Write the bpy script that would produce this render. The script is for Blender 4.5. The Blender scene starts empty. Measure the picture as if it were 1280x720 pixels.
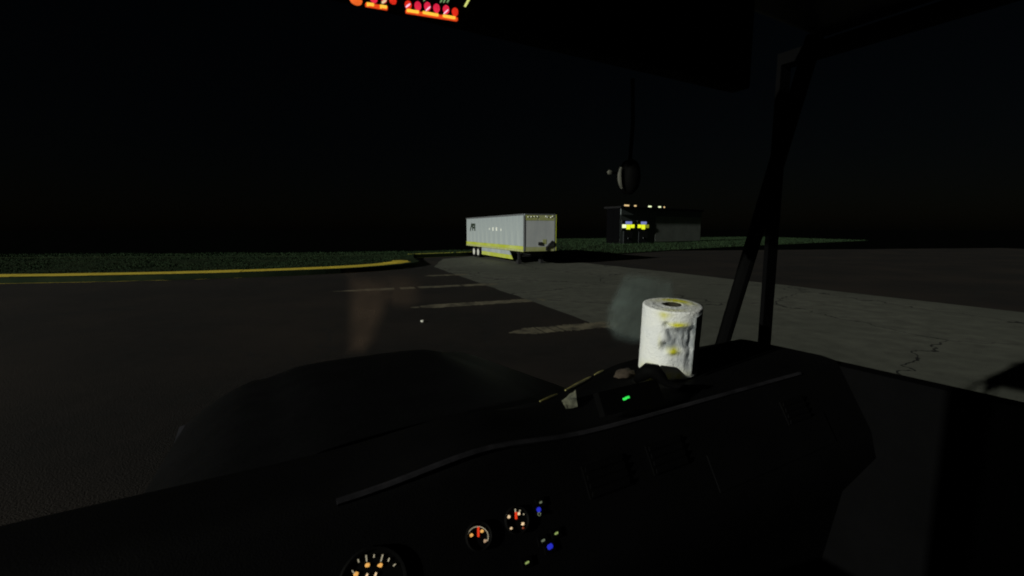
import bpy, bmesh, math, random
from math import sin, cos, pi, radians as R
from mathutils import Vector, Matrix, noise
random.seed(7)
S = bpy.context.scene
COL = S.collection

# ------------------------------------------------------------------ camera, sky, sun, exposure
EYE = 2.7
PITCH = math.atan(74 / 576)
cam_d = bpy.data.cameras.new("camera"); cam = bpy.data.objects.new("camera", cam_d); COL.objects.link(cam)
cam.location = (0, 0, EYE); cam.rotation_euler = (pi / 2 - PITCH, 0, 0)
cam_d.sensor_width = 36; cam_d.lens = 16.2; cam_d.clip_start = 0.02; cam_d.clip_end = 2000
S.camera = cam
cam_d.dof.use_dof = True; cam_d.dof.focus_distance = 12.0; cam_d.dof.aperture_fstop = 8.0
SUN_EL = R(15.5)
TO_SUN = Vector((-0.78, -0.626, 0)).normalized() * cos(SUN_EL) + Vector((0, 0, sin(SUN_EL)))
W = bpy.data.worlds.new("World"); S.world = W; W.use_nodes = True
nt = W.node_tree
sky = nt.nodes.new("ShaderNodeTexSky"); sky.sky_type = 'NISHITA'; sky.sun_disc = False
sky.sun_elevation = SUN_EL; sky.sun_rotation = math.atan2(TO_SUN.x, TO_SUN.y)
bg = nt.nodes["Background"]; nt.links.new(sky.outputs[0], bg.inputs[0]); bg.inputs[1].default_value = 0.0003
sd = bpy.data.lights.new("sun", 'SUN'); sd.energy = 2.7; sd.angle = R(0.6); sd.color = (0.99, 1.0, 0.89)
so = bpy.data.objects.new("sun", sd); COL.objects.link(so); so.rotation_euler = TO_SUN.to_track_quat('Z', 'Y').to_euler()
so.location = (-20, -20, 20)
S.view_settings.view_transform = 'Standard'; S.view_settings.look = 'None'
S.view_settings.exposure = 0; S.view_settings.gamma = 1
S.render.engine = 'CYCLES'
S.cycles.use_denoising = True
S.cycles.filter_width = 1.9
S.cycles.max_bounces = 6

# ------------------------------------------------------------------ helpers
CF = Vector((0, cos(PITCH), -sin(PITCH))); CU = Vector((0, sin(PITCH), cos(PITCH))); CR = Vector((1, 0, 0))
EYEP = Vector((0, 0, EYE))
def ray(px, py): return CR * ((px - 640) / 576) + CF + CU * ((360 - py) / 576)
def ground(px, py):                       # a spot on the ground, read off the photograph
    d = ray(px, py); p = EYEP + d * (-EYE / d.z); return p.x, p.y

MATS = {}
def mat(name, col, rough=0.7, metal=0.0, spec=0.35, var=0.25, scale=6.0, bump=0.0, bscale=40.0, col2=None, emit=None, estr=1.0, stretch=(1, 1, 1)):
    if name in MATS: return MATS[name]
    m = bpy.data.materials.new(name); m.use_nodes = True; t = m.node_tree; b = t.nodes["Principled BSDF"]
    b.inputs["Roughness"].default_value = rough; b.inputs["Metallic"].default_value = metal
    b.inputs["Specular IOR Level"].default_value = spec
    tc = t.nodes.new("ShaderNodeTexCoord"); mp = t.nodes.new("ShaderNodeMapping"); mp.inputs["Scale"].default_value = stretch
    t.links.new(tc.outputs["Object"], mp.inputs[0])
    n = t.nodes.new("ShaderNodeTexNoise"); n.inputs["Scale"].default_value = scale; n.inputs["Detail"].default_value = 6; n.inputs["Roughness"].default_value = 0.65
    t.links.new(mp.outputs[0], n.inputs["Vector"])
    r = t.nodes.new("ShaderNodeValToRGB"); r.color_ramp.elements[0].position = 0.32; r.color_ramp.elements[1].position = 0.68
    c = Vector(col); c2 = Vector(col2) if col2 else c * (1 + var)
    c1 = c if col2 else c * (1 - var)
    r.color_ramp.elements[0].color = (*c1, 1); r.color_ramp.elements[1].color = (*[min(1, x) for x in c2], 1)
    t.links.new(n.outputs[0], r.inputs[0]); t.links.new(r.outputs[0], b.inputs["Base Color"])
    if bump:
        n2 = t.nodes.new("ShaderNodeTexNoise"); n2.inputs["Scale"].default_value = bscale; n2.inputs["Detail"].default_value = 5
        t.links.new(tc.outputs["Object"], n2.inputs["Vector"])
        bp = t.nodes.new("ShaderNodeBump"); bp.inputs["Strength"].default_value = bump; bp.inputs["Distance"].default_value = 0.02
        t.links.new(n2.outputs[0], bp.inputs["Height"]); t.links.new(bp.outputs[0], b.inputs["Normal"])
    if emit:
        b.inputs["Emission Color"].default_value = (*emit, 1); b.inputs["Emission Strength"].default_value = estr
    MATS[name] = m; return m
def glow(name, col, s=1.0):
    return mat(name, [c * 0.3 + 0.01 for c in col], rough=0.4, emit=col, estr=s, scale=30)

def link(name, bm, m, parent=None, smooth=False, kind=None):
    me = bpy.data.meshes.new(name); bmesh.ops.recalc_face_normals(bm, faces=bm.faces); bm.to_mesh(me); bm.free()
    for mm in (m if isinstance(m, (list, tuple)) else [m]): me.materials.append(mm)
    if smooth:
        for p in me.polygons: p.use_smooth = True
    o = bpy.data.objects.new(name, me); COL.objects.link(o)
    if parent: o.parent = parent
    if kind: o["kind"] = kind
    return o
def thing(name, label, cat, loc=(0, 0, 0), rz=0.0, group=None):
    o = bpy.data.objects.new(name, None); COL.objects.link(o); o.location = loc; o.rotation_euler = (0, 0, rz); o.empty_display_size = 0.1
    return tag(o, label, cat, group)
def tag(o, label, cat, group=None):
    o["label"] = label; o["category"] = cat
    if group: o["group"] = group
    return o
def share(src, name, parent, loc=(0, 0, 0), rot=(0, 0, 0)):      # another piece with the same mesh
    o = src.copy(); o.name = name; COL.objects.link(o); o.parent = parent; o.location = loc; o.rotation_euler = rot; return o
def box(bm, x0, x1, y0, y1, z0, z1, bev=0.0, mi=0):
    vs = [bm.verts.new((x, y, z)) for z in (z0, z1) for x, y in ((x0, y0), (x1, y0), (x1, y1), (x0, y1))]
    fs = [bm.faces.new([vs[i] for i in f]) for f in ((0, 3, 2, 1), (4, 5, 6, 7), (0, 1, 5, 4), (1, 2, 6, 5), (2, 3, 7, 6), (3, 0, 4, 7))]
    for f in fs: f.material_index = mi
    if bev:
        es = {e for f in fs for e in f.edges}
        bmesh.ops.bevel(bm, geom=list(es), offset=bev, segments=2, affect='EDGES', profile=0.6)
    return bm
def bx(*a, **k): return box(bmesh.new(), *a, **k)
def obox(bm, c, u, v, n, a, b, d):         # box centred at c with half sizes a,b,d along axes u,v,n
    c, u, v, n = Vector(c), Vector(u), Vector(v), Vector(n)
    vs = [bm.verts.new(c + u * (a * i) + v * (b * j) + n * (d * k)) for k in (-1, 1) for i, j in ((-1, -1), (1, -1), (1, 1), (-1, 1))]
    for f in ((0, 3, 2, 1), (4, 5, 6, 7), (0, 1, 5, 4), (1, 2, 6, 5), (2, 3, 7, 6), (3, 0, 4, 7)): bm.faces.new([vs[i] for i in f])
    return bm
def tube(bm, pts, r, n=8, caps=True):
    pts = [Vector(p) for p in pts]; rings = []
    for i, p in enumerate(pts):
        t = (pts[min(i + 1, len(pts) - 1)] - pts[max(i - 1, 0)]).normalized()
        a = t.cross(Vector((0, 0, 1)) if abs(t.z) < 0.9 else Vector((1, 0, 0))).normalized(); b = t.cross(a)
        rr = r[i] if isinstance(r, (list, tuple)) else r
        rings.append([bm.verts.new(p + (a * cos(2 * pi * k / n) + b * sin(2 * pi * k / n)) * rr) for k in range(n)])
    for A, B in zip(rings, rings[1:]):
        for k in range(n): bm.faces.new((A[k], A[(k + 1) % n], B[(k + 1) % n], B[k]))
    if caps: bm.faces.new(rings[0]); bm.faces.new(rings[-1][::-1])
    return bm
def disc(bm, c, u, v, n, prof, seg=24, a0=0, a1=2 * pi):   # lathe of (radius, height along n) about c
    c, u, v, n = Vector(c), Vector(u), Vector(v), Vector(n); full = abs(a1 - a0 - 2 * pi) < 1e-6
    m = seg if full else seg + 1; rings = []
    for r, h in prof:
        if r < 1e-6: rings.append([bm.verts.new(c + n * h)] * m)
        else: rings.append([bm.verts.new(c + (u * cos(a0 + (a1 - a0) * k / seg) + v * sin(a0 + (a1 - a0) * k / seg)) * r + n * h) for k in range(m)])
    for A, B in zip(rings, rings[1:]):
        for k in range(seg):
            q = [A[k], A[(k + 1) % m], B[(k + 1) % m], B[k]]; q2 = []
            for w in q:
                if w not in q2: q2.append(w)
            if len(q2) > 2: bm.faces.new(q2)
    return bm
def poly_sheet(pts, z, thick=0.0):
    bm = bmesh.new(); vs = [bm.verts.new((x, y, z)) for x, y in pts]; f = bm.faces.new(vs)
    if f.normal.z < 0: f.normal_flip()
    bmesh.ops.triangulate(bm, faces=[f]) if not thick else None
    if thick:
        r = bmesh.ops.extrude_face_region(bm, geom=[f]); bmesh.ops.translate(bm, vec=(0, 0, thick), verts=[g for g in r["geom"] if isinstance(g, bmesh.types.BMVert)])
    return bm
X, Y, Z = Vector((1, 0, 0)), Vector((0, 1, 0)), Vector((0, 0, 1))

# ------------------------------------------------------------------ materials
def asphalt(name, c, patch, scale):
    m = mat(name, c, rough=0.9, spec=0.2, var=0.3, scale=scale, bump=0.6, bscale=55)
    t = m.node_tree; b = t.nodes["Principled BSDF"]; base = b.inputs["Base Color"].links[0].from_socket
    tc = t.nodes.new("ShaderNodeTexCoord"); n = t.nodes.new("ShaderNodeTexNoise"); n.inputs["Scale"].default_value = 0.22; n.inputs["Detail"].default_value = 5
    t.links.new(tc.outputs["Object"], n.inputs["Vector"])
    r = t.nodes.new("ShaderNodeValToRGB"); r.color_ramp.elements[0].position = 0.42; r.color_ramp.elements[1].position = 0.7
    t.links.new(n.outputs[0], r.inputs[0])
    mx = t.nodes.new("ShaderNodeMix"); mx.data_type = 'RGBA'
    t.links.new(r.outputs[0], mx.inputs[0]); t.links.new(base, mx.inputs[6]); mx.inputs[7].default_value = (*patch, 1)
    t.links.new(mx.outputs[2], b.inputs["Base Color"])
    # tar-sealed cracks
    v = t.nodes.new("ShaderNodeTexVoronoi"); v.feature = 'DISTANCE_TO_EDGE'; v.inputs["Scale"].default_value = 0.16
    n3 = t.nodes.new("ShaderNodeTexNoise"); n3.inputs["Scale"].default_value = 1.2; n3.inputs["Detail"].default_value = 4
    ad = t.nodes.new("ShaderNodeVectorMath"); ad.operation = 'ADD'
    t.links.new(tc.outputs["Object"], n3.inputs["Vector"]); t.links.new(tc.outputs["Object"], ad.inputs[0]); t.links.new(n3.outputs["Color"], ad.inputs[1]); t.links.new(ad.outputs[0], v.inputs["Vector"])
    lt = t.nodes.new("ShaderNodeMath"); lt.operation = 'LESS_THAN'; lt.inputs[1].default_value = 0.0035
    t.links.new(v.outputs["Distance"], lt.inputs[0])
    m2 = t.nodes.new("ShaderNodeMix"); m2.data_type = 'RGBA'; t.links.new(lt.outputs[0], m2.inputs[0]); t.links.new(mx.outputs[2], m2.inputs[6]); m2.inputs[7].default_value = (0.01, 0.01, 0.01, 1)
    t.links.new(m2.outputs[2], b.inputs["Base Color"]); return m
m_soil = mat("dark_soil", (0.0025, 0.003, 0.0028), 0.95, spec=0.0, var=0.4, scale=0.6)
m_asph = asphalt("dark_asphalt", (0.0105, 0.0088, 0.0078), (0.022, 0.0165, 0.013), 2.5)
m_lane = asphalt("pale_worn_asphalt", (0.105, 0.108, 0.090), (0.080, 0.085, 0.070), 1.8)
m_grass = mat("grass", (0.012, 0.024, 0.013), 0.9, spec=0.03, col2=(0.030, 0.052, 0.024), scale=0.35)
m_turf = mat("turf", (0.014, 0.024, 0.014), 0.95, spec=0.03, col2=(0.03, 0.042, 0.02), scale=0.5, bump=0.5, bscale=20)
m_line = mat("worn_line_paint", (0.022, 0.019, 0.015), 0.85, col2=(0.22, 0.195, 0.13), scale=2.2)
m_kerb = mat("yellow_kerb_paint", (0.66, 0.48, 0.03), 0.8, col2=(0.88, 0.70, 0.07), scale=4, bump=0.3, bscale=30)
m_kerbside = mat("green_yellow_kerb_paint", (0.30, 0.30, 0.04), 0.8, col2=(0.5, 0.48, 0.07), scale=4)
m_white = mat("trailer_white", (0.29, 0.335, 0.37), 0.55, spec=0.2, col2=(0.43, 0.48, 0.48), scale=0.9, stretch=(1, 1, 0.35))
m_front = mat("trailer_front_grey", (0.47, 0.50, 0.53), 0.6, spec=0.2, col2=(0.60, 0.63, 0.64), scale=1.5, stretch=(1, 1, 0.3))
m_yel = mat("yellow_band", (0.42, 0.47, 0.012), 0.6, spec=0.2, col2=(0.52, 0.58, 0.17), scale=0.6)
m_yel2 = mat("dull_yellow", (0.36, 0.39, 0.10), 0.6, spec=0.2, col2=(0.50, 0.52, 0.30), scale=2)
m_dark = mat("dark_steel", (0.02, 0.02, 0.022), 0.6, spec=0.3)
m_rail = mat("grey_rail", (0.13, 0.14, 0.15), 0.5, spec=0.3)
m_rubber = mat("tyre_rubber", (0.012, 0.012, 0.012), 0.85, spec=0.2)
m_rim = mat("white_rim", (0.62, 0.62, 0.58), 0.5, spec=0.3)
m_mark = mat("lens_reflection_white", (0.92, 0.95, 0.88), 0.4, var=0.05)
m_logo = mat("dark_lettering", (0.03, 0.045, 0.03), 0.6)
m_dash = mat("dash_plastic", (0.0024, 0.0024, 0.0026), 0.7, spec=0.06, bump=0.15, bscale=400)
m_trim = mat("cab_trim", (0.0016, 0.0016, 0.0018), 0.8, spec=0.04, bump=0.1, bscale=200)
m_body = mat("cab_shell", (0.02, 0.02, 0.024), 0.5, spec=0.3)
m_black = mat("black_plastic", (0.002, 0.002, 0.002), 0.7, spec=0.03)
m_glint = mat("painted_edge_glint", (0.10, 0.09, 0.03), 0.5, col2=(0.42, 0.38, 0.13), scale=25)
m_wall = mat("building_wall", (0.20, 0.23, 0.235), 0.85, spec=0.05, var=0.15, scale=0.5)
m_wallp = mat("building_wall_panel", (0.40, 0.44, 0.41), 0.85, spec=0.05, var=0.12, scale=0.5)
m_door = mat("building_door", (0.05, 0.055, 0.06), 0.7, spec=0.1)
m_roof = mat("building_roof", (0.012, 0.012, 0.013), 0.9, spec=0.05)
m_endshade = mat("painted_end_shade", (0.003, 0.003, 0.0035), 0.9, spec=0.0)  # near-black colour stands for darkness on the sunlit end wall

# ------------------------------------------------------------------ the lot
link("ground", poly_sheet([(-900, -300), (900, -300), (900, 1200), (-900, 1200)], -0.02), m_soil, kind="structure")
link("parking_lot", poly_sheet([(-70, -40), (70, -40), (70, 66), (20, 57.5), (3.5, 42.5), (-4, 47.0), (-9.1, 43), (-60, 43)], -0.012), m_asph, kind="structure")
EDGE, ED = Vector((0.25, 18.3)), Vector((-0.37, 0.93)).normalized()
PD = Vector((-ED.y, ED.x))                       # from the lane edge into the bays
def wob(a, b, n, k):
    out = []
    for i in range(n):
        p = Vector(a).lerp(Vector(b), i / n); q = noise.noise(Vector((i * 0.9, k, 0))) * 0.16
        out.append((p.x + q, p.y + q * 0.4))
    return out
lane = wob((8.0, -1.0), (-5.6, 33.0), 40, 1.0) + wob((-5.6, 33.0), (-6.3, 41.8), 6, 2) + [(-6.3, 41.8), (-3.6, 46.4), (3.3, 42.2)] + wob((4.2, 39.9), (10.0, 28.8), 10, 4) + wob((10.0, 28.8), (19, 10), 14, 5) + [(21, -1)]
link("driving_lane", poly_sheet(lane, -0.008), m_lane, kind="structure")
for i, (t, ln) in enumerate(((9.6, 2.6), (4.4, 7.6), (-1.0, 5.2), (-5.9, 3.4))):
    a = EDGE + ED * t - PD * 0.7
    bm = bmesh.new(); n = 90; rows = []
    for k in range(n + 1):
        p = a + PD * (ln * k / n)
        h = (0.36 + 0.16 * noise.noise(Vector((k * 0.75, i * 3.1, 0)))) * min(1, (n - k + 2) / 16) * min(1, (k + 3) / 7)
        rows.append((bm.verts.new((p.x - ED.x * h, p.y - ED.y * h, -0.003)), bm.verts.new((p.x + ED.x * h, p.y + ED.y * h, -0.003))))
    for k in range(n):
        if noise.noise(Vector((k * 0.31, i * 1.7 + 9, 0))) > -0.42: bm.faces.new((rows[k][0], rows[k + 1][0], rows[k + 1][1], rows[k][1]))
    link("parking_stripe", bm, m_line, kind="structure")

def blades(name, poly, n, hmin, hmax, z0):
    xs = [p[0] for p in poly]; ys = [p[1] for p in poly]; bm = bmesh.new()
    def inside(x, y):
        c = False
        for (x1, y1), (x2, y2) in zip(poly, poly[1:] + poly[:1]):
            if (y1 > y) != (y2 > y) and x < (x2 - x1) * (y - y1) / (y2 - y1) + x1: c = not c
        return c
    k = 0
    while k < n:
        x, y = random.uniform(min(xs), max(xs)), random.uniform(min(ys), max(ys))
        if not inside(x, y): continue
        d = noise.noise(Vector((x * 0.35, y * 0.35, 0)))
        if d < random.uniform(-0.9, 0.1): continue
        h = random.uniform(hmin, hmax) * (1 + 0.6 * d); a = random.uniform(0, 2 * pi); w = 0.03 + h * 0.12
        dx, dy = cos(a) * w, sin(a) * w; lx, ly = random.gauss(0, h * 0.35), random.gauss(0, h * 0.35)
        bm.faces.new((bm.verts.new((x - dx, y - dy, z0)), bm.verts.new((x + dx, y + dy, z0)), bm.verts.new((x + lx, y + ly, z0 + h)))); k += 1
    me = bpy.data.meshes.new(name); bm.to_mesh(me); bm.free(); me.materials.append(m_grass)
    o = bpy.data.objects.new(name, me); COL.objects.link(o); o["kind"] = "stuff"; return o

# kerbed grass island on the left: its painted edge bends round at the near right corner
edge = [(-40.0, 23.0), (-34.0, 22.6), (-28.0, 22.4), (-23.0, 23.2), (-18.0, 24.4), (-14.5, 25.8), (-11.8, 27.2), (-9.8, 28.6), (-8.7, 29.9), (-7.9, 31.0), (-7.3, 32.6), (-6.95, 33.9), (-7.0, 35.0), (-7.5, 36.2)]
def smooth(pts, it=2):
    for _ in range(it):
        q = [pts[0]]
        for a, b in zip(pts, pts[1:]): q += [(a[0] * .75 + b[0] * .25, a[1] * .75 + b[1] * .25), (a[0] * .25 + b[0] * .75, a[1] * .25 + b[1] * .75)]
        pts = q + [pts[-1]]
    return pts
def resample(pts, step):
    pts = [Vector(p) for p in pts]; out = [pts[0]]; need = step
    for a, b in zip(pts, pts[1:]):
        L = (b - a).length; s = 0
        while L - s >= need: s += need; out.append(a.lerp(b, s / L)); need = step
        need -= L - s
    return out
def kerb(pts, m, side, name="kerb", step=1.8, wd=0.9, h=0.36):
    root = bpy.data.objects.new(name, None); COL.objects.link(root); root["kind"] = "structure"; root.location = (*pts[0], 0)
    pl = resample(smooth(pts), step)
    for i, (a, b) in enumerate(zip(pl, pl[1:])):
        t = (b - a).normalized(); nrm = Vector((-t.y, t.x)) * side; g = 0.012
        a2, b2 = a + t * g, b - t * g; e = random.uniform(-0.006, 0.006)
        bm = bmesh.new(); o = Vector((pts[0][0], pts[0][1], 0))
        prof = ((0, -0.03), (0.04, 0.06 + e), (0.30, h - 0.05 + e), (wd * 0.6, h + e), (wd, h + e), (wd, -0.03))
        A = [bm.verts.new(Vector((*(a2 + nrm * p), z)) - o) for p, z in prof]; B = [bm.verts.new(Vector((*(b2 + nrm * p), z)) - o) for p, z in prof]
        for k in range(5): bm.faces.new((A[k], A[k + 1], B[k + 1], B[k]))
        bm.faces.new(A); bm.faces.new(B[::-1])
        link("kerb_stone", bm, m, root)
    return root
kerb(edge, m_kerb, 1, wd=1.9, h=0.30)
isl = [tuple(p) for p in resample(smooth(edge), 0.9)] + [(-8.0, 38), (-8.8, 41.0), (-9.2, 43.2), (-20, 41.0), (-60, 37), (-60, 24)]
kin = [(x - 1.95, y + 0.35) for x, y in edge[7:]]
gisl = [(x, y + 1.95) for x, y in edge[:7]] + kin + isl[-6:]
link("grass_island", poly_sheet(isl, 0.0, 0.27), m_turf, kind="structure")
blades("grass", gisl, 26000, 0.03, 0.09, 0.26)
vedge = [(-9.4, 42.9), (-4.5, 46.6), (-1.0, 50.0), (1.0, 54.0)]
kerb(vedge, m_kerbside, 1, step=2.4)
lverge = vedge + [(1.0, 56), (-9.0, 50), (-20, 46), (-60, 42), (-60, 37.1), (-20, 41.1)]
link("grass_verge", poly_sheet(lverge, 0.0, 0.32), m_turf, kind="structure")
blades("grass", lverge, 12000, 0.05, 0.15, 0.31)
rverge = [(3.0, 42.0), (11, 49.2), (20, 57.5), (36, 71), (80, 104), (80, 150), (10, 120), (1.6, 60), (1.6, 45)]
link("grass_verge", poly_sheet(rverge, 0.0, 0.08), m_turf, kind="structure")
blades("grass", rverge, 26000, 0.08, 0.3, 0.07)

# scrap of paper on the asphalt
gx, gy = ground(528, 402)
bm = bmesh.new(); bmesh.ops.create_icosphere(bm, subdivisions=2, radius=0.055)
for v in bm.verts: v.co *= 1 + 0.45 * noise.noise(v.co * 30); v.co.z *= 0.6
o = link("paper_scrap", bm, mat("scrap_paper", (0.7, 0.7, 0.62), 0.8)); o.location = (gx, gy, 0.02)
tag(o, "tiny crumpled pale paper scrap lying on the dark asphalt", "litter")

# ------------------------------------------------------------------ semi trailer
T = thing("semi_trailer", "long white box semi trailer with yellow lower band and skirt, parked uncoupled", "trailer", (0.9, 34.0, 0), math.atan2(0.37, 0.93))
ZB, ZT, LN, WD = 1.06, 3.80, 15.2, 2.6
link("body", bx(0.02, WD - 0.02, 0.04, LN, ZB + 0.02, ZT - 0.02, bev=0.03), m_white, T)
NP = 12; pw = (LN - 0.3) / NP
pan = link("side_panel", bx(0.0, 0.03, 0.0015, pw - 0.0015, ZB + 0.365, ZT - 0.12, bev=0.002), m_white, T); pan.location = (-0.012, 0.15, 0)
for i in range(1, NP): share(pan, "side_panel", T, (-0.012, 0.15 + i * pw, 0))
for i in range(NP): share(pan, "side_panel", T, (WD - 0.018, 0.15 + i * pw, 0))
link("top_rail", bx(-0.03, 0.06, 0.1, LN, ZT - 0.12, ZT, bev=0.015), m_rail, T)
link("top_rail", bx(WD - 0.06, WD + 0.03, 0.1, LN, ZT - 0.12, ZT, bev=0.015), m_rail, T)
link("lower_band", bx(-0.02, 0.05, 0.12, LN, ZB + 0.10, ZB + 0.36, bev=0.01), m_yel, T)
link("lower_band", bx(WD - 0.05, WD + 0.02, 0.12, LN, ZB + 0.10, ZB + 0.36, bev=0.01), m_yel, T)
link("bottom_rail", bx(-0.025, 0.08, 0.12, LN, ZB - 0.06, ZB + 0.097, bev=0.01), m_yel2, T)
link("bottom_rail", bx(WD - 0.08, WD + 0.025, 0.12, LN, ZB - 0.06, ZB + 0.097, bev=0.01), m_yel2, T)
# front bulkhead
link("front_panel", bx(0.12, WD - 0.14, 0.0, 0.06, ZB + 0.30, ZT - 0.50, bev=0.01), m_front, T)
link("front_sill", bx(0.12, WD - 0.14, -0.01, 0.06, ZB - 0.02, ZB + 0.296, bev=0.01), m_yel2, T)
link("front_header", bx(0.12, 1.08, -0.012, 0.06, ZT - 0.496, ZT - 0.10, bev=0.01), m_yel2, T)
link("front_header", bx(1.16, WD - 0.14, -0.012, 0.06, ZT - 0.496, ZT - 0.10, bev=0.01), m_yel2, T)
link("front_top_rail", bx(0.05, WD - 0.05, -0.02, 0.08, ZT - 0.097, ZT - 0.005, bev=0.015), m_rail, T)
link("corner_post", bx(-0.035, 0.117, -0.02, 0.15, ZB, ZT - 0.12, bev=0.04), m_rail, T)
link("corner_post", bx(WD - 0.137, WD - 0.04, -0.025, 0.15, ZB, ZT - 0.1, bev=0.02), m_rail, T)
link("corner_strip", bx(WD - 0.037, WD + 0.035, -0.03, 0.12, ZB, ZT - 0.05, bev=0.02), m_yel, T)
for x in (0.30, 0.55, 0.80, 1.05, 1.75, 1.86, 2.16, 2.3):
    b = link("marker_light", disc(bmesh.new(), (x, -0.014, ZT - 0.16 - 0.1 * random.random()), X, Z, -Y, [(0, 0.05), (0.03, 0.045), (0.05, 0.02), (0.055, 0)], 12), m_mark, T)
link("connector_box", bx(1.12, 1.42, -0.08, -0.005, ZB + 0.42, ZB + 0.66, bev=0.02), m_dark, T)
o = link("warning_sticker", bx(1.50, 1.80, -0.012, -0.003, ZB + 0.5, ZB + 0.86, bev=0.003), m_yel2, T)
hs = link("air_hose", tube(bmesh.new(), [(1.78, -0.05, ZB + 0.10), (1.86, -0.1, ZB + 0.32), (2.0, -0.12, ZB + 0.46), (2.18, -0.1, ZB + 0.62), (2.28, -0.03, ZB + 0.72)], [0.05, 0.07, 0.09, 0.08, 0.06], 8), m_dark, T)
link("coupling", bx(1.74, 1.92, -0.1, -0.005, ZB + 0.02, ZB + 0.34, bev=0.03), m_dark, T)
# underframe, skirt, landing gear, axles
link("underframe", bx(0.7, 1.9, 0.5, LN - 0.2, ZB - 0.32, ZB + 0.02, bev=0.02), m_dark, T)
for i in range(4):
    y0, y1 = 3.0 + i * 1.78, 3.0 + (i + 1) * 1.78 - 0.02
    bm = bmesh.new(); sl = 0.75 if i == 0 else 0.0
    for nm, za, zb, mm in (("skirt_panel", 0.66, 0.98, m_white), ("skirt_stripe", 0.33, 0.655, m_yel)):
        bm = bmesh.new()
        def ys(z): return y0 - (sl * (1 - (z - 0.33) / 0.65) if i == 0 else 0)
        V = [bm.verts.new(p) for p in ((-0.01, ys(za), za), (-0.01, y1, za), (-0.01, y1, zb), (-0.01, ys(zb), zb), (0.03, ys(za), za), (0.03, y1, za), (0.03, y1, zb), (0.03, ys(zb), zb))]
        for f in ((0, 1, 2, 3), (4, 7, 6, 5), (0, 4, 5, 1), (1, 5, 6, 2), (2, 6, 7, 3), (3, 7, 4, 0)): bm.faces.new([V[k] for k in f])
        link(nm, bm, mm, T)
for x in (0.35, 2.25):
    lg = link("landing_leg", bx(x - 0.09, x + 0.09, 1.75, 1.93, 0.30, ZB + 0.01, bev=0.01), m_dark, T)
    link("leg_foot", bx(x - 0.16, x + 0.16, 1.66, 2.02, 0.0, 0.30, bev=0.02), m_dark, lg)
link("leg_brace", bx(0.45, 2.15, 1.80, 1.88, 0.55, 0.65), m_dark, T)
for ya in (10.95, 12.3):
    ax = link("axle", tube(bmesh.new(), [(0.2, ya, 0.5), (2.4, ya, 0.5)], 0.07, 10), m_dark, T)
    for x, sg in ((0.02, -1), (0.36, -1), (2.58, 1), (2.24, 1)):
        w = link("wheel", disc(bmesh.new(), (x - sg * 0.14, ya, 0.5), Y, Z, X * sg, [(0.30, 0.02), (0.44, 0.0), (0.495, 0.03), (0.5, 0.14), (0.495, 0.25), (0.44, 0.28), (0.30, 0.26)], 32), m_rubber, T, smooth=True)
        link("rim", disc(bmesh.new(), (x - sg * 0.14, ya, 0.5), Y, Z, X * sg, [(0, 0.30), (0.08, 0.30), (0.1, 0.24), (0.22, 0.20), (0.27, 0.27), (0.30, 0.27), (0.30, 0.02)], 28), m_rim, w, smooth=True)
link("mudflap", bx(0.0, 0.6, 13.1, 13.13, 0.2, ZB), m_rubber, T); link("mudflap", bx(2.0, 2.6, 13.1, 13.13, 0.2, ZB), m_rubber, T)
bm = bmesh.new(); box(bm, 0.35, 2.25, LN - 0.16, LN - 0.06, 0.48, 0.6); box(bm, 0.6, 0.7, LN - 0.15, LN - 0.07, 0.6, ZB); box(bm, 1.9, 2.0, LN - 0.15, LN - 0.07, 0.6, ZB)
link("rear_guard", bm, m_dark, T)
for x0 in (0.06, 1.315):
    d = link("door", bx(x0, x0 + 1.225, LN, LN + 0.05, ZB + 0.03, ZT - 0.06, bev=0.01), m_front, T)
    link("lock_rod", tube(bmesh.new(), [(x0 + 0.9 if x0 < 1 else x0 + 0.3, LN + 0.08, ZB), (x0 + 0.9 if x0 < 1 else x0 + 0.3, LN + 0.08, ZT - 0.08)], 0.02), m_rail, d)
# dark lettering at the back end of the side, four light reflections painted as white marks amidships
lg = bmesh.new()
def stroke(bm, a, b, w):                                   # in (length, height) on the near side
    a, b = Vector(a), Vector(b); t = (b - a).normalized(); n = Vector((-t.y, t.x)) * w
    V = [(a + n), (b + n), (b - n), (a - n)]
    vs = [bm.verts.new((-0.016, p.x, p.y)) for p in V] + [bm.verts.new((-0.026, p.x, p.y)) for p in V]
    for f in ((0, 1, 2, 3), (4, 7, 6, 5), (0, 4, 5, 1), (1, 5, 6, 2), (2, 6, 7, 3), (3, 7, 4, 0)): bm.faces.new([vs[i] for i in f])
stroke(lg, (13.75, 2.50), (13.25, 3.20), 0.13); stroke(lg, (13.25, 3.22), (13.05, 2.9), 0.12)
stroke(lg, (12.95, 2.52), (12.95, 3.2), 0.12); stroke(lg, (12.95, 3.1), (12.3, 3.1), 0.12); stroke(lg, (12.95, 2.82), (12.4, 2.82), 0.1); stroke(lg, (12.22, 3.2), (12.22, 2.5), 0.16)
link("lettering", lg, m_logo, T)
for (t, z, a, b) in ((7.8, 2.69, 0.10, 0.09), (6.85, 2.68, 0.15, 0.15), (5.95, 2.68, 0.17, 0.15), (4.85, 2.62, 0.11, 0.09)):
    link("reflection_mark", obox(bmesh.new(), (-0.022, t, z), Y, Z, X, a, b, 0.006), m_mark, T)

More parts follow.
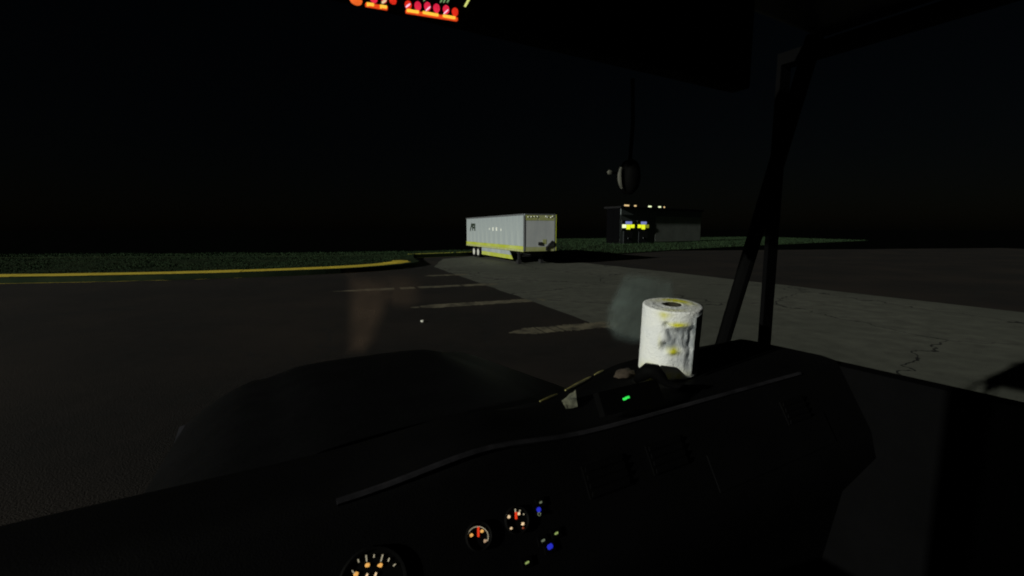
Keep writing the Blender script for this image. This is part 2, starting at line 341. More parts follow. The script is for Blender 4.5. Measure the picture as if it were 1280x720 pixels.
# ------------------------------------------------------------------ building beyond the verge
FU = Vector((0.80, 0.60, 0)).normalized()
Bd = thing("building", "low pale commercial building with two yellow lit windows beyond the grass verge", "building", (18.6, 80, 0), math.atan2(FU.y, FU.x))
LB = 25.0
link("wall", bx(0, LB, 0.0, 2.99, 0, 6.2), m_wall, Bd)
for i in range(2): link("end_shade_sheet", bx(-0.06, -0.003, 0.01 + i * 1.5, 1.49 + i * 1.5, 0.1, 6.15, bev=0.01), m_endshade, Bd)
link("roof", bx(-0.3, LB + 0.3, -0.35, 3.5, 6.2, 6.55, bev=0.03), m_roof, Bd)
for i in range(3): link("wall_panel", bx(9.9 + i * 5, 9.9 + i * 5 + 4.97, -0.025, -0.003, 0.3, 5.0, bev=0.01), m_wallp, Bd)
link("fascia", bx(0.0, LB, -0.12, -0.003, 5.1, 6.1, bev=0.02), m_wall, Bd)
g_yel = glow("yellow_window_light", (0.72, 0.80, 0.02), 1.15); g_blue = glow("blue_window_light", (0.22, 0.26, 0.62), 0.8); g_pale = glow("pale_lamp", (0.85, 0.95, 0.55), 1.2)
g_amber = glow("amber_lamp", (0.9, 0.62, 0.28), 0.9)
m_frame = mat("window_frame", (0.05, 0.05, 0.05), 0.6)
for x0, x1 in ((0.30, 3.9), (4.5, 8.0)):
    w = link("window", bx(x0, x1, -0.1, -0.003, 2.45, 4.15, bev=0.02), m_frame, Bd)
    n = 3
    for k in range(n):
        a = x0 + 0.12 + (x1 - x0 - 0.24) * k / n; b = x0 + 0.12 + (x1 - x0 - 0.24) * (k + 1) / n - 0.08
        link("pane", bx(a, b, -0.13, -0.101, 2.6 + (0.25 if k != 1 else 0), 3.45, bev=0.01), g_yel if k != (0 if x0 < 1 else 2) else g_pale if x0 < 1 else mat("dim_yellow_glass", (0.1, 0.1, 0.02), emit=(0.3, 0.33, 0.02), estr=0.7), w)
    link("sign_band", bx(x0 + 1.0, x1 - 0.9, -0.13, -0.101, 3.5, 3.98, bev=0.01), g_blue, w)
for x, l, g in ((1.2, 0.7, g_amber), (3.5, 0.33, g_amber), (7.6, 0.5, g_pale), (10.5, 0.42, g_pale), (11.9, 0.2, g_amber)):
    f = link("wall_lamp", bx(x - l, x + l, -0.30, -0.12, 6.62, 6.78, bev=0.02), m_frame, Bd)
    link("lamp_arm", bx(x - 0.05, x + 0.05, -0.25, -0.15, 6.551, 6.63), m_frame, f)
    link("lamp_lens", bx(x - l * 0.9, x + l * 0.9, -0.34, -0.302, 6.56, 6.82, bev=0.015), g, f)
for a, b in ((0.9, 3.3), (5.0, 7.6)):
    d = link("door", bx(a, b, -0.09, -0.003, 0.02, 2.3, bev=0.02), m_door, Bd)
    link("handle", bx((a + b) / 2 - 0.03, (a + b) / 2 + 0.03, -0.14, -0.091, 0.9, 1.2), m_rail, d)

# ------------------------------------------------------------------ truck cab we look out of
YAW = R(30)
rv, dv = Vector((cos(YAW), sin(YAW), 0)), Vector((-sin(YAW), cos(YAW), 0))
C = thing("truck_cab", "dark truck cab at night with glowing gauges on its black dashboard", "truck cab", (0, 0, 0), YAW)
def loc(p): p = Vector(p); return Vector((p.dot(rv), p.dot(dv), p.z))
def on(px, py, p0, n):                       # where the sight line through a photo pixel meets a panel of the cab (cab coordinates)
    d = loc(ray(px, py)); o = loc(EYEP); return o + d * ((Vector(p0) - o).dot(n) / d.dot(n))
E = EYE
def wedge(s):
    k = min(1, max(0, (s - 0.5) / 0.6)); return 0.90 + 0.17 * k * k * (3 - 2 * k)
def bumpz(s): return 0.035 * math.exp(-((s - 0.36) / 0.16) ** 2)
bm = bmesh.new(); rows = []
NS = 60
for i in range(NS + 1):
    s = -0.62 + 2.26 * i / NS; we, bz = wedge(s), bumpz(s)
    prof = [(we + 0.06, -0.60), (we + 0.02, -0.44), (we, -0.424 + bz * 0.5), (we - 0.04, -0.42 + bz), (0.78, -0.418 + bz), (0.735, -0.424 + bz * .8), (0.72, -0.445), (0.62, -0.62), (0.60, -0.70), (0.68, -0.85), (0.75, -1.3)]
    rows.append([bm.verts.new((s, w, E + z)) for w, z in prof])
for A, B in zip(rows, rows[1:]):
    for k in range(len(A) - 1): bm.faces.new((A[k], A[k + 1], B[k + 1], B[k]))
dash = link("dashboard", bm, m_dash, C, smooth=True)
# paler brow line above the gauges; glints painted as strips along the glass edge
def strip(pts, r, name, m, par): return link(name, tube(bmesh.new(), pts, r, 6), m, par)
m_brow = mat("brow_seam", (0.006, 0.006, 0.007), 0.7, col2=(0.030, 0.029, 0.033), spec=0.05, scale=9)
strip([(s, 0.729, E - 0.432 + bumpz(s) * 0.7) for s in [0.1 + 0.04 * i for i in range(34)]], 0.006, "brow_seam", m_brow, dash)
for s0, s1, r in ((0.60, 0.665, 0.0035), (0.70, 0.83, 0.004), (0.85, 0.90, 0.003)):
    n = 8; strip([(s0 + (s1 - s0) * i / n, wedge(s0 + (s1 - s0) * i / n) - 0.01, E - 0.418) for i in range(n + 1)], [r * (0.4 + 0.6 * sin(pi * (i + .5) / (n + 1))) for i in range(n + 1)], "edge_glint", m_glint, dash)
for s0 in (0.62, 0.80, 1.32):
    vt = link("air_vent", obox(bmesh.new(), (s0, 0.683, E - 0.51), X, Vector((0, 0.496, 0.868)), Vector((0, -0.868, 0.496)), 0.055, 0.032, 0.004), m_black, C)
    for k in range(4): link("vane", obox(bmesh.new(), Vector((s0, 0.683, E - 0.51)) + Vector((0, 0.496, 0.868)) * (-0.024 + 0.016 * k) + Vector((0, -0.868, 0.496)) * 0.007, X, Vector((0, 0.2, 0.98)), Vector((0, -0.98, 0.2)), 0.05, 0.005, 0.001), m_dash, vt)
link("glovebox_lid", obox(bmesh.new(), (1.18, 0.648, E - 0.573), X, Vector((0, 0.496, 0.868)), Vector((0, -0.868, 0.496)), 0.26, 0.042, 0.004), m_dash, C)
# gauges
GN = Vector((0, -0.868, 0.496)); GP = Vector((0.3, 0.72, E - 0.445)); GU = Vector((0, 0.496, 0.868)); GX = Vector((1, 0, 0))
g_num = glow("gauge_amber", (1.0, 0.50, 0.12), 0.75); g_tick = glow("gauge_white", (0.62, 0.55, 0.38), 0.55); g_red = glow("gauge_red", (0.9, 0.045, 0.008), 0.75)
g_cream = glow("gauge_cream", (1.0, 0.72, 0.42), 0.8); m_dial = mat("dial_black", (0.004, 0.004, 0.004), 0.5, spec=0.1)
def dial(px, py, rad):
    c = on(px, py, GP, GN)
    g = link("gauge", disc(bmesh.new(), c, GX, GU, GN, [(0, 0.003), (rad, 0.003), (rad, 0.007), (rad * 1.08, 0.008), (rad * 1.12, 0.0)], 40), m_dial, C)
    return g, c
def mark(g, name, a, b, w, m):               # a lit stroke on the dial between two photo pixels
    A, B = on(*a, GP + GN * 0.0045, GN), on(*b, GP + GN * 0.0045, GN); t = (B - A); L = t.length
    t = t.normalized() if L > 1e-6 else GX; v = GN.cross(t)
    bm = bmesh.new(); obox(bm, (A + B) / 2, t, v, GN, max(L / 2, w), w, 0.001); return link(name, bm, m, g)
def blob(g, name, px, py, r, m, ey=0.8):
    c = on(px, py, GP + GN * 0.0045, GN); bm = disc(bmesh.new(), c, GX, GU * ey, GN, [(0, 0.001), (r * 0.7, 0.001), (r, 0.0)], 10)
    for v in bm.verts: v.co += (GX * noise.noise(v.co * 900) + GU * noise.noise(v.co * 900 + Z * 7)) * r * 0.35
    return link(name, bm, m, g)
g1, c1 = dial(466, 730, 0.047)
for a in ((440, 713, 443, 717), (447.5, 699, 448.5, 703), (457.5, 694, 458.5, 702), (467.7, 693, 467.3, 697), (478.5, 693, 476, 702), (486.7, 697.5, 485, 702), (494.5, 705, 491.5, 707.5)):
    mark(g1, "tick", a[:2], a[2:], 0.0007, g_tick)
for p in ((445, 717.5), (459.3, 706.5), (475, 706.5)): blob(g1, "numeral", *p, 0.0038, g_num)
for p in ((458.5, 719), (469.5, 717.5)): mark(g1, "needle", (p[0] - 1, p[1] + 3), (p[0] + 1, p[1] - 2), 0.0012, g_cream)
g2, c2 = dial(597.5, 670, 0.021)
arc = bmesh.new(); A0 = [on(597.5 + 12.8 * cos(t), 671 - 12.8 * sin(t), GP + GN * 0.0045, GN) for t in [pi * 0.98 - i * pi * 1.12 / 24 for i in range(25)]]
tube(arc, A0, 0.0006, 5); link("dial_arc", arc, g_tick, g2)
for p, r in (((589.2, 669), 0.0036), ((602.5, 664), 0.0034), ((606.5, 676), 0.0034)): blob(g2, "numeral", *p, r, g_num if p[1] < 675 else mat("gauge_dim", (0.1, 0.08, 0.05), emit=(0.55, 0.36, 0.22), estr=0.7))
mark(g2, "needle", (598, 658.5), (598, 671), 0.0016, g_red)
g3, c3 = dial(645, 650, 0.021)
for p, r in (((636, 646), 0.0036), ((648.6, 642), 0.0032), ((653.5, 654.8), 0.0034), ((639, 660.5), 0.0026)): blob(g3, "numeral", *p, r, g_cream)
for a in ((633.2, 643.5, 634.5, 645), (644, 636, 644.3, 640), (650.2, 637.5, 649, 641), (654.5, 647 - 5, 654.7, 643.5)): mark(g3, "tick", a[:2], a[2:], 0.0008, g_tick)
mark(g3, "needle", (645, 640), (645.2, 649), 0.0019, g_red)
blob(g3, "red_lamp", 654, 660, 0.0022, glow("dim_red", (0.35, 0.05, 0.01), 0.5))
# lit switch symbols
g_b = glow("blue_symbol", (0.02, 0.03, 0.62), 0.75); g_g = glow("green_symbol", (0.30, 0.40, 0.12), 0.75); g_dim = glow("dim_symbol", (0.16, 0.19, 0.12), 0.7)
def lamp(px, py, w, h, m, name):
    p = on(px, py, GP, GN)
    sw = link("rocker_switch", obox(bmesh.new(), p + GN * 0.001, GX, GU, GN, w + 0.006, h + 0.006, 0.003), m_black, C)
    c = p + GN * 0.0046; bm = bmesh.new(); t = (GX + GU * 0.12).normalized(); obox(bm, c, t, GN.cross(t), GN, w, h, 0.0008)
    bmesh.ops.bevel(bm, geom=list(bm.edges), offset=min(w, h) * 0.4, segments=2, affect='EDGES'); link(name, bm, m, sw)
for px, py, w, h, m in ((672, 637, 0.0042, 0.0040, g_b), (686, 683, 0.0058, 0.0042, g_b), (674.5, 628, 0.0030, 0.0016, g_dim), (677.5, 675.5, 0.0040, 0.0018, g_dim), (694, 666.5, 0.0042, 0.0018, g_g), (657.5, 703, 0.0042, 0.0016, g_g)):
    lamp(px, py, w, h, m, "switch_symbol")
ringc = on(674, 642.5, GP + GN * 0.0075, GN); bm = disc(bmesh.new(), ringc, GX, GU, GN, [(0.0022, 0), (0.0026, 0.0006), (0.0032, 0.0006), (0.0034, 0)], 16); link("switch_ring", bm, g_dim, C)
# radio with a green readout under the far half of the dash top
rp = on(783, 497.5, (0.3, 0.70, E - 0.5), Vector((0, -0.9, 0.43)))
RN = Vector((0, -0.868, 0.496)); rp = on(783, 497.5, GP + GN * 0.03, GN)
rd = link("radio", obox(bmesh.new(), rp - GN * 0.012 + GX * 0.02, GX, GU, GN, 0.09, 0.026, 0.010), m_black, C)
g_green = glow("green_readout", (0.04, 0.85, 0.10), 0.9); tx = (GX + GU * 0.05).normalized()
for dx, a, dz in ((-0.0055, 0.0045, -0.001), (0.0035, 0.0055, 0.0006)): link("readout", obox(bmesh.new(), rp + GX * dx + GU * dz, tx, GN.cross(tx), GN, a, 0.0026, 0.001), g_green, rd)
# overhead lamp panel
OP = Vector((0.3, 0.797, E + 0.4)); ON = Vector((0, -1, 0)); OX, OZ = Vector((1, 0, 0)), Vector((0, 0, 1))
oh = link("overhead_panel", bx(-0.3, 1.2, 0.80, 0.855, E + 0.372, E + 0.60, bev=0.008), m_trim, C)
g_bar = glow("amber_bar", (1.0, 0.55, 0.05), 1.1); g_rbar = glow("red_bar", (0.85, 0.07, 0.01), 0.9); g_pink = glow("pink_bulb", (0.85, 0.02, 0.07), 0.8); g_wht = glow("pink_tick", (1.0, 0.62, 0.85), 1.0)
g_deep = glow("deep_red_bulb", (0.8, 0.025, 0.01), 0.85); g_gtext = glow("green_text", (0.25, 0.5, 0.2), 0.6); g_ytick = glow("yellow_tick", (0.75, 0.8, 0.22), 0.9)
def oseg(a, b, w, m, name, off=0.004):
    A, B = on(*a, OP + ON * off, ON), on(*b, OP + ON * off, ON); t = (B - A).normalized(); bm = bmesh.new()
    obox(bm, (A + B) / 2, t, ON.cross(t), ON, (B - A).length / 2, w, 0.003); return link(name, bm, m, oh)
def obulb(px, py, rx, rz, m, name="indicator_lamp"):
    c = on(px, py, OP, ON); bm = disc(bmesh.new(), c, OX * rx, OZ * rz, ON, [(1, 0), (0.95, 0.003), (0.6, 0.007), (0, 0.009)], 16); return link(name, bm, m, oh, smooth=True)
oseg((507.5, 14.2), (571.5, 24.4), 0.0022, g_rbar, "light_bar", 0.003)
for a in ((508.5, 13.2, 523, 15.6), (528.5, 15.9, 547.5, 19.4), (553.5, 20, 568.5, 22.8)): oseg(a[:2], a[2:], 0.0018, g_bar, "light_bar", 0.0065)
for px, py, m in ((510, 6.8, g_deep), (522, 8, g_pink), (534, 8.6, g_pink), (545.3, 10.8, g_pink), (557.3, 12.4, g_pink), (568.4, 15.6, g_deep)): obulb(px, py, 0.0056, 0.0072, m)
for a in ((508, 8.2, 512, 5.6), (533, 12.6, 537, 9.2), (555.5, 16.4, 559.5, 13)): oseg(a[:2], a[2:], 0.0008, g_wht, "tick", 0.0095)
oseg((457, 5.8), (484, 10.4), 0.0022, g_rbar, "light_bar", 0.003)
for a in ((458.5, 5.2, 467, 6.4), (475, 8, 483, 9.2)): oseg(a[:2], a[2:], 0.0018, g_bar, "light_bar", 0.0065)
obulb(445, 1, 0.0095, 0.0068, glow("orange_bulb", (0.9, 0.14, 0.02), 0.9)); obulb(467, -1, 0.006, 0.006, g_pink); obulb(491, 1.5, 0.0058, 0.0052, g_deep); obulb(480, 0.8, 0.004, 0.004, g_pink)
oseg((478, 3), (482, 0.5), 0.0014, g_cream, "tick", 0.0095)
for px in (530, 551, 555, 559.5): oseg((px, 2.5 if px > 540 else 0.8), (px + 1.5, -1.5), 0.0007, g_gtext, "readout", 0.004)
oseg((581.6, 7.5), (586, -1), 0.0014, g_ytick, "tick", 0.004)
# shell: windscreen surround, walls with window openings, roof, floor, chassis
SL, SR = -0.62, 1.64
link("roof", bx(SL, SR, -1.6, 0.86, E + 0.60, E + 0.72, bev=0.02), m_body, C)
link("floor", bx(SL, SR, -1.6, 1.0, E - 1.42, E - 1.30), m_body, C)
link("rear_wall", bx(SL, SR, -1.66, -1.6, E - 1.42, E + 0.72), m_body, C)
def wall(x0, x1, name, opens):                # a side wall of strips round its openings (w0, w1, z0, z1)
    bm = bmesh.new(); ws = sorted({-1.6, 1.0, *[v for o in opens for v in o[:2]]})
    for a, b in zip(ws, ws[1:]):
        zs = [(E - 1.42, E + 0.60)]
        for o in opens:
            if o[0] <= a and b <= o[1]: zs = [(E - 1.42, E + o[2]), (E + o[3], E + 0.60)]
        for z0, z1 in zs: box(bm, x0, x1, a, b, z0, z1)
    bmesh.ops.remove_doubles(bm, verts=bm.verts, dist=1e-5)
    return link(name, bm, m_trim, C)
wall(SL - 0.06, SL, "side_wall", [(0.10, 0.995, -0.48, 0.595), (-0.85, 0.02, -0.30, 0.50)])  # unseen left wall, openings sized to let light onto roll and pod
wall(SR, SR + 0.06, "side_wall", [(-0.3, 0.985, -0.44, 0.56)])
mt = bpy.data.materials.new("added_tint"); mt.use_nodes = True; t = mt.node_tree; t.nodes.remove(t.nodes["Principled BSDF"])
tr = t.nodes.new("ShaderNodeBsdfTransparent"); tr.inputs[0].default_value = (0.33, 0.36, 0.33, 1); t.links.new(tr.outputs[0], t.nodes["Material Output"].inputs[0])
link("added_tint_pane", bx(SL - 0.035, SL - 0.025, -0.85, 0.02, E - 0.30, E + 0.50), mt, C)  # unseen pane added to weaken the light entering behind the driver
link("front_panel", bx(SL - 0.06, SR + 0.06, 1.16, 1.24, E - 1.42, E - 0.66, bev=0.02), m_body, C)
for s in (SL + 0.0, SR): link("windscreen_pillar", tube(bmesh.new(), [(s, 1.20, E - 0.68), (s, 0.88, E + 0.62)], 0.026, 10), m_black, C)
bm = bmesh.new(); rows = []
for i in range(22):
    w = 1.25 + 1.55 * i / 21; row = []
    for j in range(25):
        q = -1 + 2 * j / 24; fr = max(0, (i - 15) / 6)
        row.append(bm.verts.new((0.51 + (0.86 - 0.10 * i / 21) * q, w, E - 0.58 - 0.10 * (i / 21) - 0.20 * abs(q) ** 3.5 - 0.05 * math.exp(-((abs(q) - 0.55) / 0.06) ** 2) * 0.4 - 0.55 * fr ** 2.5)))
    rows.append(row)
for A, B in zip(rows, rows[1:]):
    for j in range(24): bm.faces.new((A[j], A[j + 1], B[j + 1], B[j]))
link("added_hood", bm, mat("added_hood_black", (0.0035, 0.0036, 0.004), 0.5, spec=0.12, bump=0.08, bscale=60), C, smooth=True)  # hood added near-black to cover near ground that should fall dark
for s0, s1 in ((-0.33, -0.25), (1.27, 1.35)): link("added_hood_side", bx(s0, s1, 1.26, 2.6, E - 1.7, E - 0.92, bev=0.03), m_body, C)
link("grille", bx(-0.1, 1.12, 2.66, 2.74, E - 1.75, E - 1.27, bev=0.02), m_dark, C)
link("chassis", bx(-0.1, 1.1, -4.5, 2.6, 0.55, E - 1.43, bev=0.02), m_body, C)
link("bumper", bx(SL - 0.06, SR + 0.06, 2.62, 2.86, 0.35, 0.95, bev=0.05), m_body, C)
for s, w in ((-0.5, 2.0), (1.5, 2.0), (-0.5, -3.4), (1.5, -3.4)):
    wh = link("wheel", disc(bmesh.new(), (s - 0.14, w, 0.5), Y, Z, X, [(0.0, 0.05), (0.30, 0.02), (0.44, 0.0), (0.495, 0.03), (0.5, 0.14), (0.495, 0.25), (0.44, 0.28), (0.30, 0.26), (0, 0.2)], 28), m_rubber, C)
# windscreen: clear pane; reflections painted as matte patches on its inner face
WP0, WP1 = Vector((0, 1.13, E - 0.47)), Vector((0, 0.87, E + 0.60)); WU = (WP1 - WP0).normalized(); WN = Vector((0, -WU.z, WU.y))
mc = bpy.data.materials.new("clear_glass"); mc.use_nodes = True; t = mc.node_tree; t.nodes.remove(t.nodes["Principled BSDF"])
tr = t.nodes.new("ShaderNodeBsdfTransparent"); t.links.new(tr.outputs[0], t.nodes["Material Output"].inputs[0])
bm = bmesh.new(); V = [bm.verts.new(p) for p in (WP0 + X * SL, WP0 + X * SR, WP1 + X * SR, WP1 + X * SL)]; bm.faces.new(V)
r_ = bmesh.ops.extrude_face_region(bm, geom=bm.faces[:]); bmesh.ops.translate(bm, vec=-WN * 0.006, verts=[q for q in r_["geom"] if isinstance(q, bmesh.types.BMVert)])
ws = link("windscreen", bm, mc, C)
def reflection_film(name, col, amount):
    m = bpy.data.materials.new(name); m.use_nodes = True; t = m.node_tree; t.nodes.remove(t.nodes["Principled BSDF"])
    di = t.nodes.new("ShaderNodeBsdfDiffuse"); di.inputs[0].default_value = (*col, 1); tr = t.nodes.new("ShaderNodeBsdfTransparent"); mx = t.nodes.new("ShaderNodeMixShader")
    at = t.nodes.new("ShaderNodeAttribute"); at.attribute_name = "reflection_film"; tc = t.nodes.new("ShaderNodeTexCoord"); n = t.nodes.new("ShaderNodeTexNoise"); n.inputs["Scale"].default_value = 16; n.inputs["Detail"].default_value = 4
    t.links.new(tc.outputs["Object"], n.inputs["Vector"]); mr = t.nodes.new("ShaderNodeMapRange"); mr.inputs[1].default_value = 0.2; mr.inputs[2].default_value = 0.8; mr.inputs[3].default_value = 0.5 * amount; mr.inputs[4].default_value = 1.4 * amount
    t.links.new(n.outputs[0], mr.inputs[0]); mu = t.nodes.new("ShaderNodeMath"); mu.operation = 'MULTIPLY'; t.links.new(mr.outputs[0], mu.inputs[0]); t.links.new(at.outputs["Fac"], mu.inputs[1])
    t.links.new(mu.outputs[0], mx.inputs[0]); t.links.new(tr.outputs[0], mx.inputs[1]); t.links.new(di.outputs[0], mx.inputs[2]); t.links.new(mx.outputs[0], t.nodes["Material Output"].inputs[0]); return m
def painted_reflection(poly, soft, m, n=26):
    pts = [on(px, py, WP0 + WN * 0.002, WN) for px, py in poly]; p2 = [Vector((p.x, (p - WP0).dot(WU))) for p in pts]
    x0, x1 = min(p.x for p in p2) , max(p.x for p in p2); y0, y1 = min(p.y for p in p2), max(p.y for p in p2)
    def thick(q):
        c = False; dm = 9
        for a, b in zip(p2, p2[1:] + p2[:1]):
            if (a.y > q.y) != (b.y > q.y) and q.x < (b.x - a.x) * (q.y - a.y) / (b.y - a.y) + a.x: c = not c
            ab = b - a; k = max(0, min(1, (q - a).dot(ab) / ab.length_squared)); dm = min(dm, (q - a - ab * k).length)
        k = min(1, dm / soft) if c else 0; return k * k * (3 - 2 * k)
    bm = bmesh.new(); lay = bm.verts.layers.float.new("reflection_film"); G = {}
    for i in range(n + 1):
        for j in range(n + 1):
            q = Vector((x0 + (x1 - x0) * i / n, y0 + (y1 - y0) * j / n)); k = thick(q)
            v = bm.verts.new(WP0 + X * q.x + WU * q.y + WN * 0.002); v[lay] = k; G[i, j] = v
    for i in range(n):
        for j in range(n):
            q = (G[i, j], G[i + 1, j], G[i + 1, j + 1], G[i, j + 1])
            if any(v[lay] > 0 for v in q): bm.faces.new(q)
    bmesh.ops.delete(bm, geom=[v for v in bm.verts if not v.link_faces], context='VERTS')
    return link("painted_reflection", bm, m, ws)
f_pale = reflection_film("pale_reflection", (0.58, 0.74, 0.70), 0.46); f_brown = reflection_film("brown_reflection", (0.60, 0.42, 0.30), 0.42); f_brown2 = reflection_film("thin_brown_reflection", (0.60, 0.42, 0.30), 0.30)
painted_reflection([(786, 338), (815, 342), (842, 348), (846, 392), (842, 430), (790, 432), (768, 427), (756, 408), (756, 388), (765, 368), (776, 345)], 0.030, f_pale)
painted_reflection([(428, 335), (470, 340), (492, 356), (488, 392), (474, 428), (458, 446), (428, 446)], 0.040, f_brown)
painted_reflection([(462, 338), (515, 338), (534, 352), (532, 380), (510, 392), (470, 385)], 0.040, f_brown2)

# ------------------------------------------------------------------ things lying in the cab
mp = mat("paper_towel", (0.76, 0.78, 0.80), 0.9, spec=0.05, col2=(0.87, 0.88, 0.85), scale=14, bump=0.35, bscale=260)
def yellowed(m):
    t = m.node_tree; b = t.nodes["Principled BSDF"]; base = b.inputs["Base Color"].links[0].from_socket
    at = t.nodes.new("ShaderNodeAttribute"); at.attribute_name = "print"
    mx = t.nodes.new("ShaderNodeMix"); mx.data_type = 'RGBA'; t.links.new(at.outputs["Fac"], mx.inputs[0]); t.links.new(base, mx.inputs[6]); mx.inputs[7].default_value = (0.62, 0.60, 0.03, 1); t.links.new(mx.outputs[2], b.inputs["Base Color"])
yellowed(mp)
def torn_shade(m):  # torn grey sheet that also carries the roll's shade in its colour
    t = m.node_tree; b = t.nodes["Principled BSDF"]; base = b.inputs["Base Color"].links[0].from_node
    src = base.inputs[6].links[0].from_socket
    at = t.nodes.new("ShaderNodeAttribute"); at.attribute_name = "torn_shade"; mx = t.nodes.new("ShaderNodeMix"); mx.data_type = 'RGBA'
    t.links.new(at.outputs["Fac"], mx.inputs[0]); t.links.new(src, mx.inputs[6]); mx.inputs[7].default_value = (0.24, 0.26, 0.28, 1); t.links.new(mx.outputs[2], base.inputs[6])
torn_shade(mp)
def quilt(m):
    t = m.node_tree; b = t.nodes["Principled BSDF"]; tc = t.nodes.new("ShaderNodeTexCoord"); v = t.nodes.new("ShaderNodeTexVoronoi"); v.inputs["Scale"].default_value = 110
    t.links.new(tc.outputs["Object"], v.inputs["Vector"]); bp = t.nodes.new("ShaderNodeBump"); bp.inputs["Strength"].default_value = 0.25; bp.inputs["Distance"].default_value = 0.004
    t.links.new(v.outputs["Distance"], bp.inputs["Height"]); t.links.new(b.inputs["Normal"].links[0].from_socket, bp.inputs["Normal"]); t.links.new(bp.outputs[0], b.inputs["Normal"])
quilt(mp)
m_core = mat("cardboard_core", (0.030, 0.026, 0.016), 0.9); m_ply = mat("torn_ply", (0.40, 0.43, 0.46), 0.9, bump=0.4, bscale=150)
def towel_roll(label, pos, rad, h, face):
    # face: the direction (radians) of the dented patch with painted shade
    root = thing("paper_towel_roll", label, "paper towel roll", pos, face); root.rotation_euler = (Matrix.Rotation(R(6), 3, "X") @ Matrix.Rotation(face, 3, "Z")).to_euler()
    bm = bmesh.new(); lay = bm.verts.layers.float.new("print"); lay2 = bm.verts.layers.float.new("torn_shade"); n, mz = 120, 72
    def g(a, z, ca, cz, wa, wz):
        da = (a - ca + pi) % (2 * pi) - pi; return math.exp(-(da / wa) ** 2 - ((z - cz) / wz) ** 2)
    rc = rad * 0.30
    prof = [(rc, h * 0.02), (rc, h)] + [(rc + (rad - 0.006 - rc) * k / 6, h + 0.002 * sin(k * 2.1)) for k in range(1, 7)] + [(rad * 0.985, h * 0.994)]
    prof += [(rad, h * (0.975 - 0.975 * k / mz)) for k in range(mz + 1)] + [(rc, 0.0)]
    rings = []
    for r, z in prof:
        ring = []
        for k in range(n):
            a = 2 * pi * k / n; rr = r; zz = z / h; q = 0; tn = 0
            P = Vector((cos(a) * 3, sin(a) * 3, zz * 3))
            if r > rad * 0.9:
                rr += rad * (0.018 * noise.noise(P * 0.9) + 0.008 * noise.noise(P * 3.1 + Z * 4))
                for ca, cz, wa, wz, dp in ((-0.44, 0.80, .10, .034, -.20), (-0.46, 0.48, .11, .055, -.27), (-0.16, 0.42, .13, .04, .09), (-0.05, 0.80, .30, .03, .08), (0.25, 0.3, .08, .14, .04), (-0.34, .45, .06, .04, .09), (0.5,.5,.08,.3,-.06)):
                    rr += rad * dp * g(a, zz, ca, cz, wa, wz)
                da = (a + pi) % (2 * pi) - pi; st = lambda e0, e1, x: (lambda k: k * k * (3 - 2 * k))(max(0, min(1, (x - e0) / (e1 - e0))))
                le = 0.10 * noise.noise(Vector((zz * 9, 3, 1)))
                rr -= rad * 0.13 * st(-0.58 + le, -0.26 + le, da) * (1 - st(0.35, 1.0, da)) * st(0.38, 0.56, zz) * (1 - st(0.70, 0.82, zz)) * (1 + 0.5 * noise.noise(P * 2.2))
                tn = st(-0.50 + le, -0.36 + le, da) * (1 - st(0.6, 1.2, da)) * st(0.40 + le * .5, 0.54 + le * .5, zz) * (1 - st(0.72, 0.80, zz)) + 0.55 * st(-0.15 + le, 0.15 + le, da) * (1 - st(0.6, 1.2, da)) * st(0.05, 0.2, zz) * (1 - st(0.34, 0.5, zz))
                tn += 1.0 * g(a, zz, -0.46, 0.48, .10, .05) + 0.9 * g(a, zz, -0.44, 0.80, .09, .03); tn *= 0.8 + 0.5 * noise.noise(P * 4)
                rr -= rad * 0.05 * st(-0.35 + le, 0.0 + le, da) * (1 - st(0.3, 1.1, da)) * st(0.03, 0.2, zz) * (1 - st(0.34, 0.46, zz))
                for ca, cz, wa, wz, am in ((-0.05, .82, .30, .035, 1.4), (-0.14, .425, .17, .05, 1.5), (-0.75, 0.05, .5, .10, 1.6), (-0.5, .95, .25, .04, .7), (0.1, 0.05, .4, .07, .7), (-0.62, .55, .06, .10, .35), (-.55, .9, .15, .05, .4)):
                    q += am * g(a, zz, ca, cz, wa, wz)
            elif zz > 0.9:
                q = 1.6 * g(a, 0, 2.6, 0, 1.0, 1) * (1 - abs(r / rad - .62) * 1.6) + .5 * g(a, 0, -.2, 0, .5, 1) * (r > rad * .7)
            q *= 0.75 + 0.5 * noise.noise(P * 2)
            v = bm.verts.new((cos(a) * rr, sin(a) * rr, z)); v[lay] = max(0, min(1, q)); v[lay2] = max(0, min(1, tn)); ring.append(v)
        rings.append(ring)
    for A, B in zip(rings, rings[1:]):
        for k in range(n): bm.faces.new((A[k], A[(k + 1) % n], B[(k + 1) % n], B[k]))
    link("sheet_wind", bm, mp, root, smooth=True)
    link("core_tube", disc(bmesh.new(), (0, 0, 0.004), X, Y, Z, [(rc * 0.9, 0), (rc * 0.9, h * 0.985), (rc * 0.985, h * 0.985), (rc * 0.985, 0)], 32), m_core, root)
    # a loose end of the outer sheet lifting off
    bm = bmesh.new(); rows = []
    for i in range(9):
        a = 0.42 + 0.5 * i / 8; lift = 0.004 + 0.012 * (1 - i / 8) ** 2 * rad / 0.085
        rows.append([bm.verts.new(((rad + lift + 0.003 * noise.noise(Vector((a * 5, j * .5, 0)))) * cos(a), (rad + lift) * sin(a), h * (0.08 + 0.86 * j / 16))) for j in range(17)])
    for A, B in zip(rows, rows[1:]):
        for j in range(16): bm.faces.new((A[j], A[j + 1], B[j + 1], B[j]))
    link("loose_sheet", bm, m_ply, root, smooth=True)
    return root
DT = E - 0.418
towel_roll("dented white paper towel roll with yellow patches standing on the dash top", (0.460, 1.325, DT + 0.008), 0.082, 0.196, -pi / 2 - 0.05)
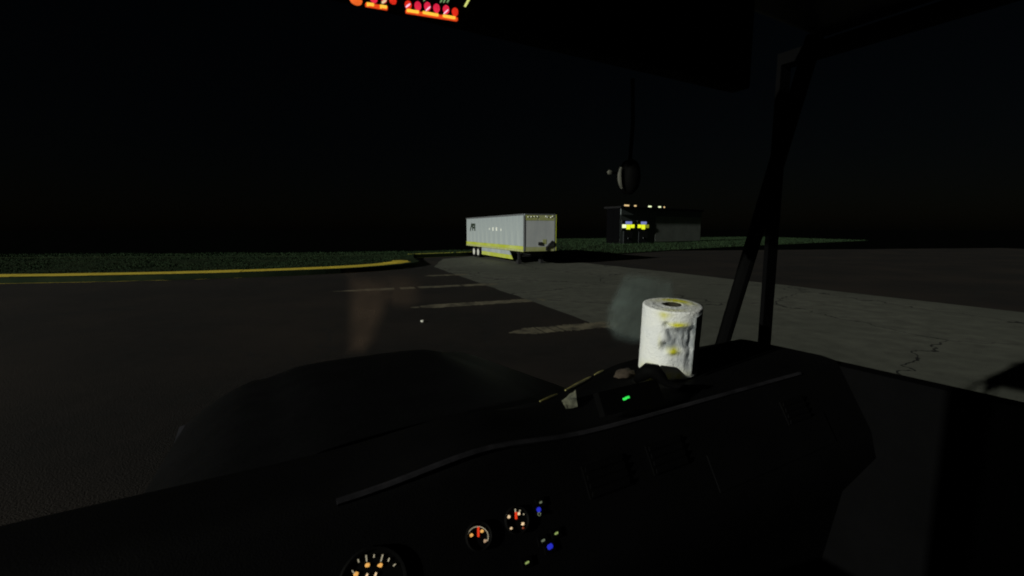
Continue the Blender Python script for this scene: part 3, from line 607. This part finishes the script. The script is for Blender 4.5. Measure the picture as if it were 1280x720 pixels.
# black cord looped at the foot of the roll, a note and a rag along the dash
def dashpt(px, py, up=0.0): return on(px, py, (0, 0, DT + up), Z)
def wpt(p): p = Vector(p); return rv * p.x + dv * p.y + Z * p.z
pts = [wpt(dashpt(a, b)) + Z * u for a, b, u in ((795, 477, .006), (802, 480, .026), (809, 482, .042), (818, 483, .042), (825, 484, .028), (833, 485, .012), (842, 486, .008), (858, 487, .006), (880, 486, .006))]
o = link("black_cord", tube(bmesh.new(), pts, [.010, .018, .021, .020, .016, .010, .008, .008, .006], 10), m_black, smooth=True); tag(o, "black cord bunched against the foot of the paper towel roll", "cord")
m_note = mat("pale_note", (0.05, 0.055, 0.045), 0.9, col2=(0.16, 0.16, 0.11), scale=20)
P = [wpt(dashpt(*q)) for q in ((702, 503), (719, 500), (722, 511), (707, 514))]
bm = bmesh.new(); nn = 8; G = {}
for i in range(nn + 1):
    for j in range(nn + 1):
        p = P[0].lerp(P[1], i / nn).lerp(P[3].lerp(P[2], i / nn), j / nn); p = p + Z * (0.004 + 0.006 * abs(noise.noise(p * 60)) + 0.02 * (1 - j / nn) * (i / nn)); G[i, j] = bm.verts.new(p)
for i in range(nn):
    for j in range(nn): bm.faces.new((G[i, j], G[i + 1, j], G[i + 1, j + 1], G[i, j + 1]))
o = link("paper_note", bm, m_note); tag(o, "small pale curled paper slip on the dash edge left of the paper towel roll", "paper")
rg = wpt(dashpt(781, 470)); bm = bmesh.new(); bmesh.ops.create_icosphere(bm, subdivisions=3, radius=1)
for v in bm.verts:
    v.co = v.co * (1 + 0.35 * noise.noise(v.co * 2.2)); v.co = Vector((v.co.x * 0.032, v.co.y * 0.02, max(-0.3, v.co.z) * 0.016 + 0.005))
o = link("rag", bm, mat("brown_rag", (0.045, 0.034, 0.024), 0.95), smooth=True); o.location = rg; o.rotation_euler = (0, 0, 0.5); tag(o, "small crumpled brown rag on the dash beside the paper roll", "rag")
# rounded black pod hanging near the glass, pale rim on its left
pc = Vector((0.308, 1.235, EYE + (286 - 222) / 576 * 1.235 - 0.002))
pod = thing("windscreen_pod", "narrow black pod hanging behind the glass with a pale curved left rim", "pod", pc, R(20))
link("housing", disc(bmesh.new(), (0, 0, 0), X, Z, -Y, [(0, 0.035), (0.03, 0.033), (0.05, 0.024), (0.058, 0.006), (0.054, -0.02), (0.03, -0.034), (0, -0.036)], 36), m_black, pod, smooth=True).scale = (0.42, 0.8, 0.80)
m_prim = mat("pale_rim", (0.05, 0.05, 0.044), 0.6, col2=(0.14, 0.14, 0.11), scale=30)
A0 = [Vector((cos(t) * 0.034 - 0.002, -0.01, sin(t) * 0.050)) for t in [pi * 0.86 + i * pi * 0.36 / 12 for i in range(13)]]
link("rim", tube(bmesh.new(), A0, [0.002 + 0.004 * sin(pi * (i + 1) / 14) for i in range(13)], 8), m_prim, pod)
link("mount_arm", tube(bmesh.new(), [(0, 0.0, 0.04), (0.005, 0.0, 0.14), (0.0, 0.0, 0.245)], 0.005, 8), m_black, pod)
link("knob", disc(bmesh.new(), (-0.064, -0.005, 0.008), X, Z, -Y, [(0, 0.006), (0.005, 0.005), (0.0065, 0)], 12), m_prim, pod)
link("knob_arm", tube(bmesh.new(), [(-0.064, 0.002, 0.008), (-0.02, 0.0, 0.01)], 0.003, 6), m_black, pod)
